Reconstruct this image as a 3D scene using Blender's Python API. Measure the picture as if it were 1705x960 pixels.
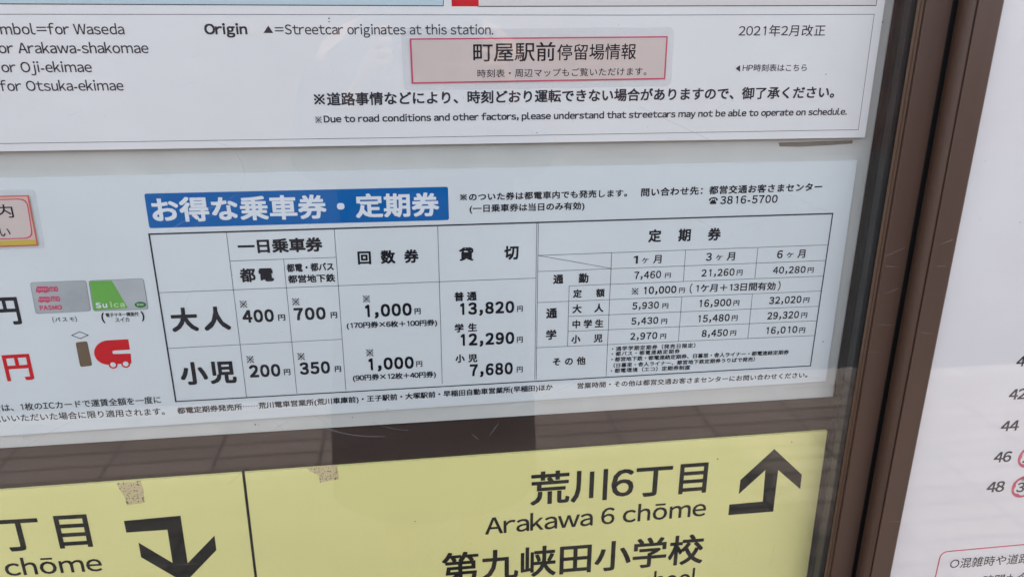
import bpy, math, random
import numpy as np
from mathutils import Matrix, Vector

random.seed(7)
sc = bpy.context.scene
for o in list(bpy.data.objects):
    bpy.data.objects.remove(o)

# ------------------------------------------------------------------ camera
F, CX, CY = 1268.0, 852.5, 480.0            # focal length and centre, in photo pixels (1705 wide)
R_ = np.array([10148, -414.5, F]); R_ /= np.linalg.norm(R_)
D_ = np.array([-11.5, 3596, F]); D_ -= R_ * (D_ @ R_); D_ /= np.linalg.norm(D_)
N_ = np.cross(R_, D_)
DIST, CZ = 0.74768, 1.45                    # camera to notice plane, camera height
cam_d = bpy.data.cameras.new('camera')
cam_d.sensor_width = 36.0
cam_d.lens = F / 1705.0 * 36.0
cam_d.clip_start = 0.01
cam_d.clip_end = 400
cam = bpy.data.objects.new('camera', cam_d)
sc.collection.objects.link(cam)
ex = Vector((R_[0], N_[0], -D_[0])); ey = Vector((R_[1], N_[1], -D_[1])); ez = Vector((R_[2], N_[2], -D_[2]))
rot = Matrix((ex, -ey, -ez)).transposed()
cam.matrix_world = Matrix.Translation((0, -DIST, CZ)) @ rot.to_4x4()
sc.camera = cam
cam_d.dof.use_dof = True; cam_d.dof.focus_distance = 0.79; cam_d.dof.aperture_fstop = 13.0

# ------------------------------------------------------------------ world, sun, exposure
SUN_EL, SUN_AZ = 54.5, 6.0                 # sun stands behind the case, a little to the right
w = bpy.data.worlds.new('World'); sc.world = w; w.use_nodes = True
wn = w.node_tree; bg = wn.nodes['Background']
sky = wn.nodes.new('ShaderNodeTexSky'); sky.sky_type = 'NISHITA'; sky.sun_disc = False
sky.sun_elevation = math.radians(SUN_EL); sky.sun_rotation = math.radians(SUN_AZ)
sky.air_density = 1.0; sky.dust_density = 3.0; sky.ozone_density = 1.0
hs = wn.nodes.new('ShaderNodeHueSaturation'); hs.inputs['Saturation'].default_value = 0.40
wn.links.new(sky.outputs[0], hs.inputs['Color']); wn.links.new(hs.outputs[0], bg.inputs['Color'])
bg.inputs['Strength'].default_value = 0.15
sun_d = bpy.data.lights.new('sun', 'SUN'); sun_d.energy = 2.2; sun_d.angle = math.radians(2.0); sun_d.color = (1.0, 0.955, 0.9)
sun = bpy.data.objects.new('sun', sun_d); sc.collection.objects.link(sun)
el, az = math.radians(SUN_EL), math.radians(SUN_AZ)
sd = Vector((math.sin(az) * math.cos(el), math.cos(az) * math.cos(el), math.sin(el)))
sun.rotation_euler = sd.to_track_quat('Z', 'Y').to_euler(); sun.location = (0, 2, 4)
vs = sc.view_settings
vs.view_transform = 'Standard'; vs.look = 'None'; vs.gamma = 1; vs.use_curve_mapping = False
vs.exposure = 2.48
sc.cycles.max_bounces = 8; sc.cycles.transparent_max_bounces = 16
sc.cycles.caustics_reflective = False; sc.cycles.caustics_refractive = False

# ------------------------------------------------------------------ helpers
def at(px, py, Y=0.0):
    """point of the plane y=Y that the photo shows at pixel px,py"""
    v = np.array([px - CX, py - CY, F]); t = (DIST + Y) / (v @ N_)
    return np.array([t * (v @ R_), Y, CZ - t * (v @ D_)])

def nodes(m):
    return m.node_tree.nodes, m.node_tree.links

def material(name, col, rough=0.5, metal=0.0, var=0.0, scale=30.0, bump=0.0, bscale=400.0, col2=None, spec=0.5, stretch=None):
    m = bpy.data.materials.new(name); m.use_nodes = True
    n, l = nodes(m); p = n['Principled BSDF']
    p.inputs['Base Color'].default_value = (*col, 1)
    p.inputs['Roughness'].default_value = rough; p.inputs['Metallic'].default_value = metal
    p.inputs['Specular IOR Level'].default_value = spec
    tc = n.new('ShaderNodeTexCoord'); mp = n.new('ShaderNodeMapping'); l.new(tc.outputs['Object'], mp.inputs['Vector'])
    if stretch: mp.inputs['Scale'].default_value = stretch
    if var or col2:
        t = n.new('ShaderNodeTexNoise'); t.inputs['Scale'].default_value = scale; t.inputs['Detail'].default_value = 6
        l.new(mp.outputs[0], t.inputs['Vector'])
        r = n.new('ShaderNodeValToRGB'); l.new(t.outputs['Fac'], r.inputs['Fac']); l.new(r.outputs['Color'], p.inputs['Base Color'])
        a = tuple(c * (1 - var) for c in col); b = col2 or tuple(min(1, c * (1 + var)) for c in col)
        r.color_ramp.elements[0].position = 0.3; r.color_ramp.elements[1].position = 0.7
        r.color_ramp.elements[0].color = (*a, 1); r.color_ramp.elements[1].color = (*b, 1)
    if bump:
        t2 = n.new('ShaderNodeTexNoise'); t2.inputs['Scale'].default_value = bscale; t2.inputs['Detail'].default_value = 3
        l.new(mp.outputs[0], t2.inputs['Vector'])
        b2 = n.new('ShaderNodeBump'); b2.inputs['Strength'].default_value = bump; b2.inputs['Distance'].default_value = 0.001
        l.new(t2.outputs['Fac'], b2.inputs['Height']); l.new(b2.outputs[0], p.inputs['Normal'])
    return m

def srgb(r, g, b, k=1.0):
    f = lambda c: ((c / 255) / 12.92 if c <= 10.3 else (((c / 255) + 0.055) / 1.055) ** 2.4) * k
    return (f(r), f(g), f(b))

M = {}
M['paper_top'] = material('coated paper', (0.80, 0.765, 0.76), 0.42, var=0.025, scale=9, bump=0.30, bscale=9)
M['paper'] = material('vinyl print sheet', (0.71, 0.725, 0.735), 0.42, var=0.03, scale=7, bump=0.30, bscale=8)
M['paper_right'] = material('white poster stock', (0.83, 0.77, 0.775), 0.42, var=0.03, scale=10, bump=0.3, bscale=8)
M['board'] = material('painted white panel', (0.59, 0.575, 0.545), 0.5, var=0.05, scale=16, bump=0.05, bscale=60)
M['yellow'] = material('yellow sign panel', (0.90, 0.81, 0.33), 0.5, var=0.03, scale=6, bump=0.2, bscale=9)
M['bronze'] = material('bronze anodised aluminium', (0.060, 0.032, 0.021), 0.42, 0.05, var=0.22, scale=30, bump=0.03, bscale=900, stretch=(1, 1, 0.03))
M['bronze_lit'] = material('bronze aluminium bead lit tone', (0.095, 0.056, 0.036), 0.35, 0.25, var=0.15, scale=60, stretch=(1, 1, 0.04))  # brighter copy of the bronze, light on the bead put into its colour
M['backwall'] = material('dark brown back wall', (0.034, 0.0185, 0.015), 0.5, var=0.15, scale=40, stretch=(0.15, 1, 1))
M['sidewall'] = material('dark anodised side return', (0.020, 0.020, 0.021), 0.3, 0.1, var=0.2, scale=50, stretch=(1, 1, 0.05))
M['rubber'] = material('black rubber gasket', (0.010, 0.010, 0.010), 0.6)
M['ink'] = material('black ink', (0.012, 0.011, 0.018), 0.6, spec=0.05)
M['ink_soft'] = material('dark grey ink', (0.032, 0.032, 0.045), 0.6, spec=0.05)
M['ink_thin'] = material('grey rule ink', (0.10, 0.10, 0.12), 0.4)
M['ink_sign'] = material('black vinyl lettering', (0.012, 0.013, 0.010), 0.5, spec=0.05)
M['blue'] = material('blue print', (0.0, 0.115, 0.38), 0.5, spec=0.05)
M['white_print'] = material('white print', (0.76, 0.78, 0.82), 0.4)
M['red'] = material('red print', (0.62, 0.004, 0.012), 0.5, spec=0.05)
M['brown_print'] = material('brown print', (0.14, 0.085, 0.045), 0.4)
M['pink'] = material('pink print', (0.62, 0.05, 0.13), 0.4)
M['pink_card'] = material('rose print', (0.60, 0.05, 0.12), 0.4)
M['peach'] = material('pale pinkish paper', (0.66, 0.53, 0.49), 0.42, var=0.03, scale=40)
M['peach2'] = material('pale peach print', (0.72, 0.48, 0.40), 0.42)
M['orange'] = material('orange red print', (0.62, 0.11, 0.07), 0.4)
M['gold'] = material('mustard print', (0.60, 0.42, 0.06), 0.4)
M['paleblue'] = material('pale blue tint', (0.50, 0.62, 0.67), 0.4)
M['palepink'] = material('pale pink tint', (0.72, 0.66, 0.65), 0.4)
M['card_grey'] = material('silver card', (0.33, 0.34, 0.35), 0.4, var=0.1, scale=14, col2=(0.54, 0.55, 0.56))
M['green'] = material('green print', (0.13, 0.40, 0.055), 0.4)
M['dkgreen'] = material('dark green print', (0.02, 0.16, 0.06), 0.4)
M['palegreen'] = material('pale green print', (0.45, 0.66, 0.30), 0.4)

def film_mat(name, alpha, rough, col):
    m = bpy.data.materials.new(name); m.use_nodes = True; n, l = nodes(m)
    p = n['Principled BSDF']; p.inputs['Base Color'].default_value = (*col, 1); p.inputs['Roughness'].default_value = rough
    tr = n.new('ShaderNodeBsdfTransparent'); mx = n.new('ShaderNodeMixShader'); mx.inputs[0].default_value = alpha
    l.new(tr.outputs[0], mx.inputs[1]); l.new(p.outputs[0], mx.inputs[2]); l.new(mx.outputs[0], n['Material Output'].inputs['Surface'])
    return m
M['film'] = film_mat('clear laminate film', 0.09, 0.3, (0.62, 0.60, 0.62))
M['scratch'] = film_mat('scratch in glass', 0.30, 0.5, (0.6, 0.62, 0.62))
M['smear'] = film_mat('dried smear on glass', 0.10, 0.6, (0.8, 0.8, 0.78))

def glass_mat():
    m = bpy.data.materials.new('window glass'); m.use_nodes = True; n, l = nodes(m)
    n.remove(n['Principled BSDF'])
    g = n.new('ShaderNodeNewGeometry'); dt = n.new('ShaderNodeVectorMath'); dt.operation = 'DOT_PRODUCT'
    l.new(g.outputs['Incoming'], dt.inputs[0]); l.new(g.outputs['Normal'], dt.inputs[1])
    ab = n.new('ShaderNodeMath'); ab.operation = 'ABSOLUTE'; l.new(dt.outputs['Value'], ab.inputs[0])
    om = n.new('ShaderNodeMath'); om.operation = 'SUBTRACT'; om.inputs[0].default_value = 1; l.new(ab.outputs[0], om.inputs[1])
    pw = n.new('ShaderNodeMath'); pw.operation = 'POWER'; pw.inputs[1].default_value = 5; l.new(om.outputs[0], pw.inputs[0])
    ma = n.new('ShaderNodeMath'); ma.operation = 'MULTIPLY_ADD'; ma.inputs[1].default_value = 0.957; ma.inputs[2].default_value = 0.043
    l.new(pw.outputs[0], ma.inputs[0])
    tr = n.new('ShaderNodeBsdfTransparent'); tr.inputs[0].default_value = (0.975, 0.988, 0.982, 1)
    gl = n.new('ShaderNodeBsdfGlossy'); gl.inputs['Roughness'].default_value = 0.012
    mx = n.new('ShaderNodeMixShader'); l.new(ma.outputs[0], mx.inputs[0]); l.new(tr.outputs[0], mx.inputs[1]); l.new(gl.outputs[0], mx.inputs[2])
    # wiped dust streaks, plus painted haze that lifts the blacks like reflection
    tc = n.new('ShaderNodeTexCoord'); no = n.new('ShaderNodeTexNoise'); no.inputs['Scale'].default_value = 5; no.inputs['Detail'].default_value = 8
    gmp = n.new('ShaderNodeMapping'); gmp.inputs['Rotation'].default_value = (0, 0.6, 0); gmp.inputs['Scale'].default_value = (1, 1, 7); l.new(tc.outputs['Object'], gmp.inputs['Vector']); l.new(gmp.outputs[0], no.inputs['Vector'])
    mr = n.new('ShaderNodeMapRange'); mr.inputs[1].default_value = 0.35; mr.inputs[2].default_value = 0.75
    mr.inputs[3].default_value = 0.0; mr.inputs[4].default_value = 0.007; l.new(no.outputs['Fac'], mr.inputs[0])
    df = n.new('ShaderNodeBsdfDiffuse'); df.inputs[0].default_value = (0.7, 0.7, 0.68, 1)
    m2 = n.new('ShaderNodeMixShader'); l.new(mr.outputs[0], m2.inputs[0]); l.new(mx.outputs[0], m2.inputs[1]); l.new(df.outputs[0], m2.inputs[2])
    l.new(m2.outputs[0], n['Material Output'].inputs['Surface'])
    return m
M['glass'] = glass_mat()

def obj(name, verts, faces, mat, parent=None, base=None, smooth=False):
    """verts in world coordinates; the thing's own origin is parent location / base"""
    V = np.array(verts, dtype=float).reshape(-1, 3)
    if parent is not None:
        root = parent
        off = np.zeros(3)
        while root is not None:
            off += np.array(root.location); root = root.parent
        V = V - off; loc = (0, 0, 0)
    else:
        loc = tuple(base) if base is not None else tuple(V.mean(0)); V = V - np.array(loc)
    me = bpy.data.meshes.new(name)
    me.from_pydata([tuple(v) for v in V.tolist()], [], [tuple(f) for f in faces])
    me.materials.append(M[mat] if isinstance(mat, str) else mat)
    if smooth: me.polygons.foreach_set('use_smooth', [True] * len(me.polygons))
    me.update()
    o = bpy.data.objects.new(name, me); sc.collection.objects.link(o); o.location = loc
    o.parent = parent
    return o

def tag(o, label=None, cat=None, group=None, kind=None):
    if label: o['label'] = label
    if cat: o['category'] = cat
    if group: o['group'] = group
    if kind: o['kind'] = kind
    return o

def thing(name, label, cat, loc, group=None):
    o = bpy.data.objects.new(name, None); sc.collection.objects.link(o); o.location = loc; o.empty_display_size = 0.05
    return tag(o, label, cat, group)

class MB:
    def __init__(s): s.v = []; s.f = []
    def add(s, v, f):
        b = len(s.v); s.v += [tuple(p) for p in v]; s.f += [tuple(i + b for i in q) for q in f]
    def quad(s, a, b, c, d): s.add([a, b, c, d], [(0, 1, 2, 3)])
    def box(s, x0, x1, y0, y1, z0, z1):
        s.add([(x0, y0, z0), (x1, y0, z0), (x1, y1, z0), (x0, y1, z0), (x0, y0, z1), (x1, y0, z1), (x1, y1, z1), (x0, y1, z1)],
              [(0, 3, 2, 1), (4, 5, 6, 7), (0, 1, 5, 4), (1, 2, 6, 5), (2, 3, 7, 6), (3, 0, 4, 7)])
    def slab(s, front, th):
        """polygon facing the viewer (list of points), given thickness towards +y"""
        n = len(front); back = [(p[0], p[1] + th, p[2]) for p in front]
        s.add(list(front) + back, [tuple(range(n)), tuple(range(2 * n - 1, n - 1, -1))] + [(i, i + n, (i + 1) % n + n, (i + 1) % n) for i in range(n)])
    def line(s, p, q, wd):
        p = np.array(p); q = np.array(q); d = q - p; L = np.linalg.norm(d); d /= L; nn = np.array([-d[2], 0, d[0]]) * wd / 2; e = d * wd / 2 * 0.9
        s.quad(p - nn - e, q - nn + e, q + nn + e, p + nn - e)
    def prism(s, prof, z0, z1, slope=0.0):
        """profile of (x,y) points extruded along z; x drifts with slope as measured on the photo"""
        n = len(prof); zm = CZ - 0.27
        lo = [(x - slope * (z0 - zm), y, z0) for x, y in prof]; hi = [(x - slope * (z1 - zm), y, z1) for x, y in prof]
        s.add(lo + hi, [(i, (i + 1) % n, (i + 1) % n + n, i + n) for i in range(n)] + [tuple(range(n))[::-1], tuple(range(n, 2 * n))])
    def build(s, name, mat, parent=None, smooth=False): return obj(name, s.v, s.f, mat, parent, smooth=smooth)

def lift(p, k=1): return (p[0], p[1] - 0.00012 * k, p[2])
def round_poly(pts, r, seg=4):
    """rounds the corners of a polygon that lies in an xz plane"""
    P = [np.array(p, float) for p in pts]; out = []
    for i in range(len(P)):
        a, b, c = P[i - 1], P[i], P[(i + 1) % len(P)]
        u = (a - b) / np.linalg.norm(a - b); v = (c - b) / np.linalg.norm(c - b)
        s0, s1 = b + u * r, b + v * r
        for k in range(seg + 1):
            t = k / seg; out.append(tuple((1 - t) ** 2 * s0 + 2 * t * (1 - t) * b + t * t * s1))
    return out
def flat(name, pts, mat, parent):
    """printed area: one polygon"""
    return obj(name, pts, [tuple(range(len(pts)))], mat, parent)
def ring(name, outer, inner, mat, parent):
    n = len(outer)
    return obj(name, list(outer) + list(inner), [(i, (i + 1) % n, (i + 1) % n + n, i + n) for i in range(n)], mat, parent)
def circle(c, r, n=28, sx=1.0):
    return [(c[0] + r * sx * math.cos(2 * math.pi * k / n), c[1], c[2] + r * math.sin(2 * math.pi * k / n)) for k in range(n)]

# ------------------------------------------------------------------ lettering
GL = {}
FULL = {}
for ch in '0123456789ABCDEFGHIJKLMNOPQRSTUVWXYZabcdefghijklmnopqrstuvwxyz=+,':
    FULL[ch] = chr(ord(ch) + 0xFEE0)
def poly_glyph(polys):
    v = []; f = []
    for p in polys:
        b = len(v); v += list(p); f.append(tuple(range(b, b + len(p))))
    return np.array(v, float), f
def load_glyphs(chars):
    todo = []
    for c in chars:
        if c in GL or c in ' \u3000': continue
        if c == '1':
            GL[c] = poly_glyph([[(0.20, 0), (0.275, 0), (0.275, 0.733), (0.215, 0.733), (0.20, 0.70)], [(0.20, 0.64), (0.215, 0.733), (0.06, 0.63), (0.085, 0.565)]]); continue
        if c == 'ō':
            load_glyphs('o'); v, f = GL['o']; x0, x1 = v[:, 0].min() + .09, v[:, 0].max() - .09
            b = len(v); GL[c] = (np.vstack([v, [(x0, .66), (x1, .66), (x1, .72), (x0, .72)]]), list(f) + [(b, b + 1, b + 2, b + 3)]); continue
        if c == '※':
            q = []
            for sg in (1, -1):
                h = .025; q.append([(.5 - .33 - h, .38 - sg * (.33 - h)), (.5 - .33 + h, .38 - sg * (.33 + h)), (.5 + .33 + h, .38 + sg * (.33 - h)), (.5 + .33 - h, .38 + sg * (.33 + h))][::sg])
            for dx_, dy_ in ((.29, 0), (-.29, 0), (0, .29), (0, -.29)):
                q.append([(.5 + dx_ + .055 * math.cos(k * math.pi / 4), .38 + dy_ + .055 * math.sin(k * math.pi / 4)) for k in range(8)])
            GL[c] = poly_glyph(q); continue
        if c == '×':
            GL[c] = poly_glyph([[(.16, .10), (.21, .05), (.84, .66), (.79, .71)], [(.79, .05), (.84, .10), (.21, .71), (.16, .66)]]); continue
        if c == '…':
            GL[c] = poly_glyph([[(u + .045 * math.cos(k * math.pi / 4), .38 + .045 * math.sin(k * math.pi / 4)) for k in range(8)] for u in (.17, .5, .83)]); continue
        if c == '☎':
            arc = [(0.5 + 0.46 * math.cos(a), 0.50 + 0.26 * math.sin(a)) for a in np.linspace(0, math.pi, 13)]
            arc2 = [(0.5 + 0.30 * math.cos(a), 0.50 + 0.12 * math.sin(a)) for a in np.linspace(math.pi, 0, 13)]
            GL[c] = poly_glyph([[arc[i], arc[i + 1], arc2[11 - i], arc2[12 - i]] for i in range(12)] +
                [[(.2, .06), (.80, .06), (.86, .16), (.66, .46), (.34, .46), (.14, .16)], [(.04, .40), (.22, .40), (.22, .52), (.04, .52)], [(.78, .40), (.96, .40), (.96, .52), (.78, .52)], [(.36, .44), (.43, .44), (.43, .58), (.36, .58)], [(.57, .44), (.64, .44), (.64, .58), (.57, .58)]]); continue
        cu = bpy.data.curves.new('glyph', 'FONT'); cu.body = FULL.get(c, c); cu.size = 1; cu.resolution_u = 3
        ob = bpy.data.objects.new('glyph', cu); sc.collection.objects.link(ob); todo.append((c, ob, cu))
    if not todo: return
    bpy.context.view_layer.update(); dg = bpy.context.evaluated_depsgraph_get()
    for c, ob, cu in todo:
        me = ob.evaluated_get(dg).to_mesh()
        v = np.zeros(len(me.vertices) * 3); me.vertices.foreach_get('co', v)
        GL[c] = (v.reshape(-1, 3)[:, :2].copy(), [tuple(p.vertices) for p in me.polygons])
        ob.evaluated_get(dg).to_mesh_clear()
    for c, ob, cu in todo:
        bpy.data.objects.remove(ob); bpy.data.curves.remove(cu)
def is_cjk(c): return ord(c) > 0x2E00 and c not in '（）'
def compose(s, wt, tr, yen=False):
    """glyph instances of a line in em units: list of (char, x), and the advance positions"""
    load_glyphs(s); x = 0.0; out = []
    for c in s:
        if c == ' ': x += 0.30 + tr; continue
        if c == '\u3000': x += 1.0 + tr; continue
        v = GL[c][0]; a, b = (v[:, 0].min(), v[:, 0].max()) if len(v) else (0, .5)
        if is_cjk(c) or c in '※…・×':
            out.append((c, x)); x += 1.0 + tr
        elif c in '（）':
            out.append((c, x)); x += 1.0 + tr
        elif c in '23456789':
            out.append((c, x + 0.285 - (a + b) / 2)); x += 0.57 + tr
        elif c == '0':
            out.append((c, x + 0.285 - (a + b) / 2)); x += 0.57 + tr
        elif c == '1':
            out.append((c, x + 0.285 - (a + b) / 2)); x += 0.57 + tr
        else:
            sb = .035 if c in 'oceOCGQ' else .015 if c in 'tfvwyxAVWT' else -.03 if c == 'j' else .03 if c in 'szkrap' else .062
            out.append((c, x + sb - a)); x += (b - a) + 2 * sb + tr + (.092 if c == 'j' else 0)
    return out
def text_mesh(items, wt, n):
    V = []; Fc = []; nb = 0; lay = []
    q = .92 * wt; ks = [(0.0, 0.0)]
    if wt > 0: ks += [(-q, -q), (q, -q), (q, q), (-q, q)] + ([(wt, 0), (-wt, 0), (0, wt), (0, -wt)] if n >= 8 or wt > .028 else [])
    for li, (dx, dy) in enumerate(ks):
        for c, x in items:
            v, f = GL[c]
            if not len(v): continue
            V.append(v + [x + dx, dy]); lay.append(np.full(len(v), li))
            Fc += [tuple(i + nb for i in q) for q in f]; nb += len(v)
    return np.vstack(V), Fc, np.concatenate(lay)
def T(s, L, Rt, top, parent, mat='ink', wt=0.018, tr=0.0, ref='auto', pre='', post='', Y=0.0, n=6, name='text_line', lk=2):
    """Sets a line so that the ink of s runs from pixel L to pixel Rt; its height is given by 'top' (pixel y above L).
    ref: 'k' ideograph ink bottom..top, 'c' baseline..cap height, 'x' whole ink box."""
    if ref == 'auto': ref = 'k' if any(0x3400 < ord(c) < 0xA000 for c in s) else ('x' if any(ord(c) > 0x3000 for c in s) else 'c')
    P0, P1, Pt = at(L[0], L[1], Y), at(Rt[0], Rt[1], Y), at(L[0], top, Y)
    H = Pt[2] - P0[2]; W = np.linalg.norm(P1 - P0); d = (P1 - P0) / W
    its = compose(s, wt, tr); 
    if ref == 'c': lo, hi = -wt, 0.733 + wt
    else:
        sel = [c for c, _ in its if 0x3400 < ord(c) < 0xA000] if ref == 'k' else [c for c, _ in its]
        sel = [c for c in sel if len(sel) == 1 or c not in '一、。・ー'] or [c for c, _ in its]
        lo = min(GL[c][0][:, 1].min() for c in sel) - wt; hi = max(GL[c][0][:, 1].max() for c in sel) + wt
    sy = H / (hi - lo)
    def ink(it): 
        a = min(x + GL[c][0][:, 0].min() for c, x in it); b = max(x + GL[c][0][:, 0].max() for c, x in it); return a - wt, b + wt
    a, b = ink(its); sx = W / (b - a)
    if ref != 'c' and sx > sy * 1.0 and len(its) > 1 and tr == 0.0:           # open spacing rather than wide letters
        fx = min(sx / sy, 1.10) if len(its) > 3 else 1.0
        extra = (W / (sy * fx) - (b - a)) / (len(its) - 1)
        its = [(c, x + extra * i) for i, (c, x) in enumerate(its)]; a, b = ink(its); sx = W / (b - a)
        tr2 = extra
    else: tr2 = tr
    if pre:
        full = compose(pre, wt, tr2); load_glyphs(pre)
        # width of the prefix including trailing space
        wpre = sum({' ': .30, '\u3000': 1.0}.get(c, 0) + tr2 for c in pre if c in ' \u3000')
        e = compose(pre + 'n', wt, tr2)[-1][1] - (0.055 - GL['n'][0][:, 0].min()) if not load_glyphs('n') else 0
        its = [(c, x - e) for c, x in full] + its
    if post:
        last = compose(s + post, wt, tr2); its = its + last[len(compose(s, wt, tr2)):]
    V, Fc, lay = text_mesh(its, wt, n)
    X = (V[:, 0] - a) * sx; Z = (V[:, 1] - lo) * sy
    W3 = P0[None, :] + X[:, None] * d[None, :]; W3[:, 2] += Z; W3[:, 1] -= 0.00012 * lk + lay * 4e-6
    return obj(name, W3, Fc, mat, parent)

# ------------------------------------------------------------------ setting: pavement seen in the glass
XC = 0.0
zt, zb = CZ + 0.75, CZ - 1.0                # the case runs on beyond the frame
g = MB(); g.quad((-60, -60, -0.25), (60, -60, -0.25), (60, 60, -0.25), (-60, 60, -0.25))
tag(g.build('ground', material('dark track bed gravel', (0.018, 0.016, 0.015), 0.9, var=0.4, scale=14, bump=0.5, bscale=30)), kind='structure')
g = MB(); g.box(-14, 14, -2.08, 3, -0.2499, 0)
gm = material('pale paving', (0.46, 0.43, 0.40), 0.85, var=0.08, scale=3)
def paving(m):
    n, l = nodes(m); p = n['Principled BSDF']
    tc = n.new('ShaderNodeTexCoord'); br = n.new('ShaderNodeTexBrick'); l.new(tc.outputs['Object'], br.inputs['Vector'])
    br.inputs['Scale'].default_value = 1.0; br.inputs['Brick Width'].default_value = 0.36; br.inputs['Row Height'].default_value = 0.085
    br.inputs['Mortar Size'].default_value = 0.014; br.inputs['Mortar Smooth'].default_value = 1.0; br.offset = 0.0
    br.inputs['Color1'].default_value = (0.21, 0.165, 0.138, 1); br.inputs['Color2'].default_value = (0.165, 0.13, 0.11, 1); br.inputs['Mortar'].default_value = (0.085, 0.068, 0.058, 1)
    l.new(br.outputs['Color'], p.inputs['Base Color'])
paving(gm)
tag(g.build('platform', gm), kind='structure')
g = MB(); g.box(-14, 14, -2.16, -2.0802, -0.2499, 0.004); tag(g.build('platform_edge', material('pale concrete coping', (0.21, 0.18, 0.16), 0.8, var=0.15, scale=8)), kind='structure')
M['brick'] = material('dark red brown brick', (0.05, 0.026, 0.022), 0.85, var=0.35, scale=5)
g = MB(); g.box(-16, 16, -9.3, -9.0, -0.2499, 3.1); tag(g.build('added_dark_wall', 'brick'), 'dark reddish brick wall across the track, seen only as a reflection', 'wall')  # unseen wall, added so the glass has something dark to reflect

# ------------------------------------------------------------------ the display case
case = thing('notice_case', 'bronze coloured notice case body holding the white panel and the yellow sign', 'display case', (0.0, 0.05, zb))
XR = 0.4855                                   # inner face of the case's right return
b = MB(); b.box(-2.4, XR + 0.09, 0.003, 0.07, zb, zt); b.build('back_wall', 'backwall', case)
# right side return with two grooves
b = MB()
prof = [(XR, 0.0029), (XR, -0.006), (XR + 0.0022, -0.0065), (XR + 0.0022, -0.0085), (XR, -0.009), (XR, -0.019), (XR + 0.0022, -0.0195), (XR + 0.0022, -0.0215), (XR, -0.022), (XR, -0.0295), (XR + 0.03, -0.0295), (XR + 0.03, 0.0029)]
b.prism(prof, zb, zt, 0.004); b.build('side_return', 'sidewall', case)
b = MB(); b.box(-2.4, XR + 0.8, -0.03, 0.07, zt, zt + 0.05); b.build('top_rail', 'bronze', case)
b = MB(); b.box(-2.4, XR + 0.8, -0.03, 0.07, zb - 0.05, zb); b.build('bottom_rail', 'bronze', case)
b = MB(); b.box(-2.45, -2.4, -0.03, 0.07, zb - 0.05, zt + 0.05); b.build('side_return', 'bronze', case)

# white backing panel (rounded right edge) above the brown gap
p0 = at(0, 749); p1 = at(1383, 657); zl = (p0[2] + p1[2]) / 2
panel = thing('white_backing_panel', 'white backing panel behind the upper timetable poster and the fare notice', 'panel', (0, 0.004, zl))
xr_ = 0.4815
front = [(-2.38, 0.0, zl), (xr_ - 0.003, 0.0, zl), (xr_ - 0.003, 0.0, zt - 0.02), (-2.38, 0.0, zt - 0.02)]
b = MB()
prof = [(-2.38, 0.0029), (-2.38, 0.0)] + [(xr_ - 0.0026 + 0.0026 * math.sin(a), 0.0026 - 0.0026 * math.cos(a)) for a in np.linspace(0, math.pi / 2, 7)] + [(xr_, 0.0029)]
b.prism(prof, zl, zt - 0.02, 0.004); b.build('board', 'board', panel, smooth=False)

# ------------------------------------------------------------------ sheets
def sheet(name, pts, Y, th, mat, parent):
    b = MB(); b.slab([at(x, y, Y) for x, y in pts], th); return b.build(name, mat, parent)

YT = -0.0075                                # the upper poster stands a little proud
top = thing('timetable_poster', 'white timetable poster at the top with English streetcar notes and a thin grey border', 'poster', tuple(at(700, 236, YT)))
# its lower edge bows forward a little: strips of a gently curved sheet
pz = [at(0, 250, YT), at(1440, 229, YT)]; tl = at(1478, -40, YT)
b = MB()
xl_, xr2 = -0.62, None
A = at(0, 250, YT); B = at(1440, 229, YT); Cc = at(1474, 0, YT)
zb_ = (A[2] + B[2]) / 2
def up(x, z): return (x, YT, z)
xb = B[0]; xt = Cc[0] + (Cc[0] - B[0]) / (Cc[2] - B[2]) * 0.3
b.slab([(-0.62, YT, A[2] - 0.001), (B[0], YT, B[2]), (Cc[0], YT, Cc[2]), (Cc[0] + 0.002, YT, zt - 0.05), (-0.62, YT, zt - 0.05)], 0.0012)
b.build('sheet', 'paper_top', top)
b = MB(); b.slab([(-0.60, YT + 0.0013, zb_ + 0.010), (0.44, YT + 0.0013, zb_ + 0.010), (0.44, YT + 0.0013, zt - 0.06), (-0.60, YT + 0.0013, zt - 0.06)], 0.0060)
b.build('backing_card', 'board', top)
def pt(x, y, k=1, Y=YT): return lift(at(x, y, Y), k)
def rules(name, segs, mat, parent, Y=0.0, k=1):
    b = MB()
    for (x0, y0, x1, y1, wd) in segs: b.line(lift(at(x0, y0, Y), k), lift(at(x1, y1, Y), k), wd)
    return b.build(name, mat, parent)
mm = 0.001
rules('border_line', [(-60, 24.0, 430, 24.5, .5 * mm), (430, 24.5, 1050, 25.6, .5 * mm), (1050, 25.6, 1455.6, 24.2, .5 * mm), (1455.6, 24.2, 1429, 216, .5 * mm),
      (1429, 216, 660, 229.3, .5 * mm), (660, 229.3, -60, 240, .5 * mm)], 'ink_thin', top, YT)
flat('tinted_box', [pt(-60, 6.5), pt(738, 10), pt(741, -30), pt(-60, -30)], 'paleblue', top)
rules('box_outline', [(-60, 6.5, 738, 10, .7 * mm), (738, 10, 741, -30, .6 * mm), (797, 11, 1458.5, 9.5, .7 * mm), (1458.5, 9.5, 1464, -30, .6 * mm)], 'ink_soft', top, YT, 2)
flat('tinted_box', [pt(797, 11), pt(1458.5, 9.5), pt(1464, -30), pt(797, -30)], 'palepink', top)
flat('red_heading_block', [pt(752, 11), pt(797, 11), pt(797, -30), pt(751, -30)], 'red', top)
kw = dict(parent=top, Y=YT, mat='ink_soft')
T('mbol=for Waseda', (2, 57.7), (208, 57.6), 40, wt=.009, pre='No sy', **kw)
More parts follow.
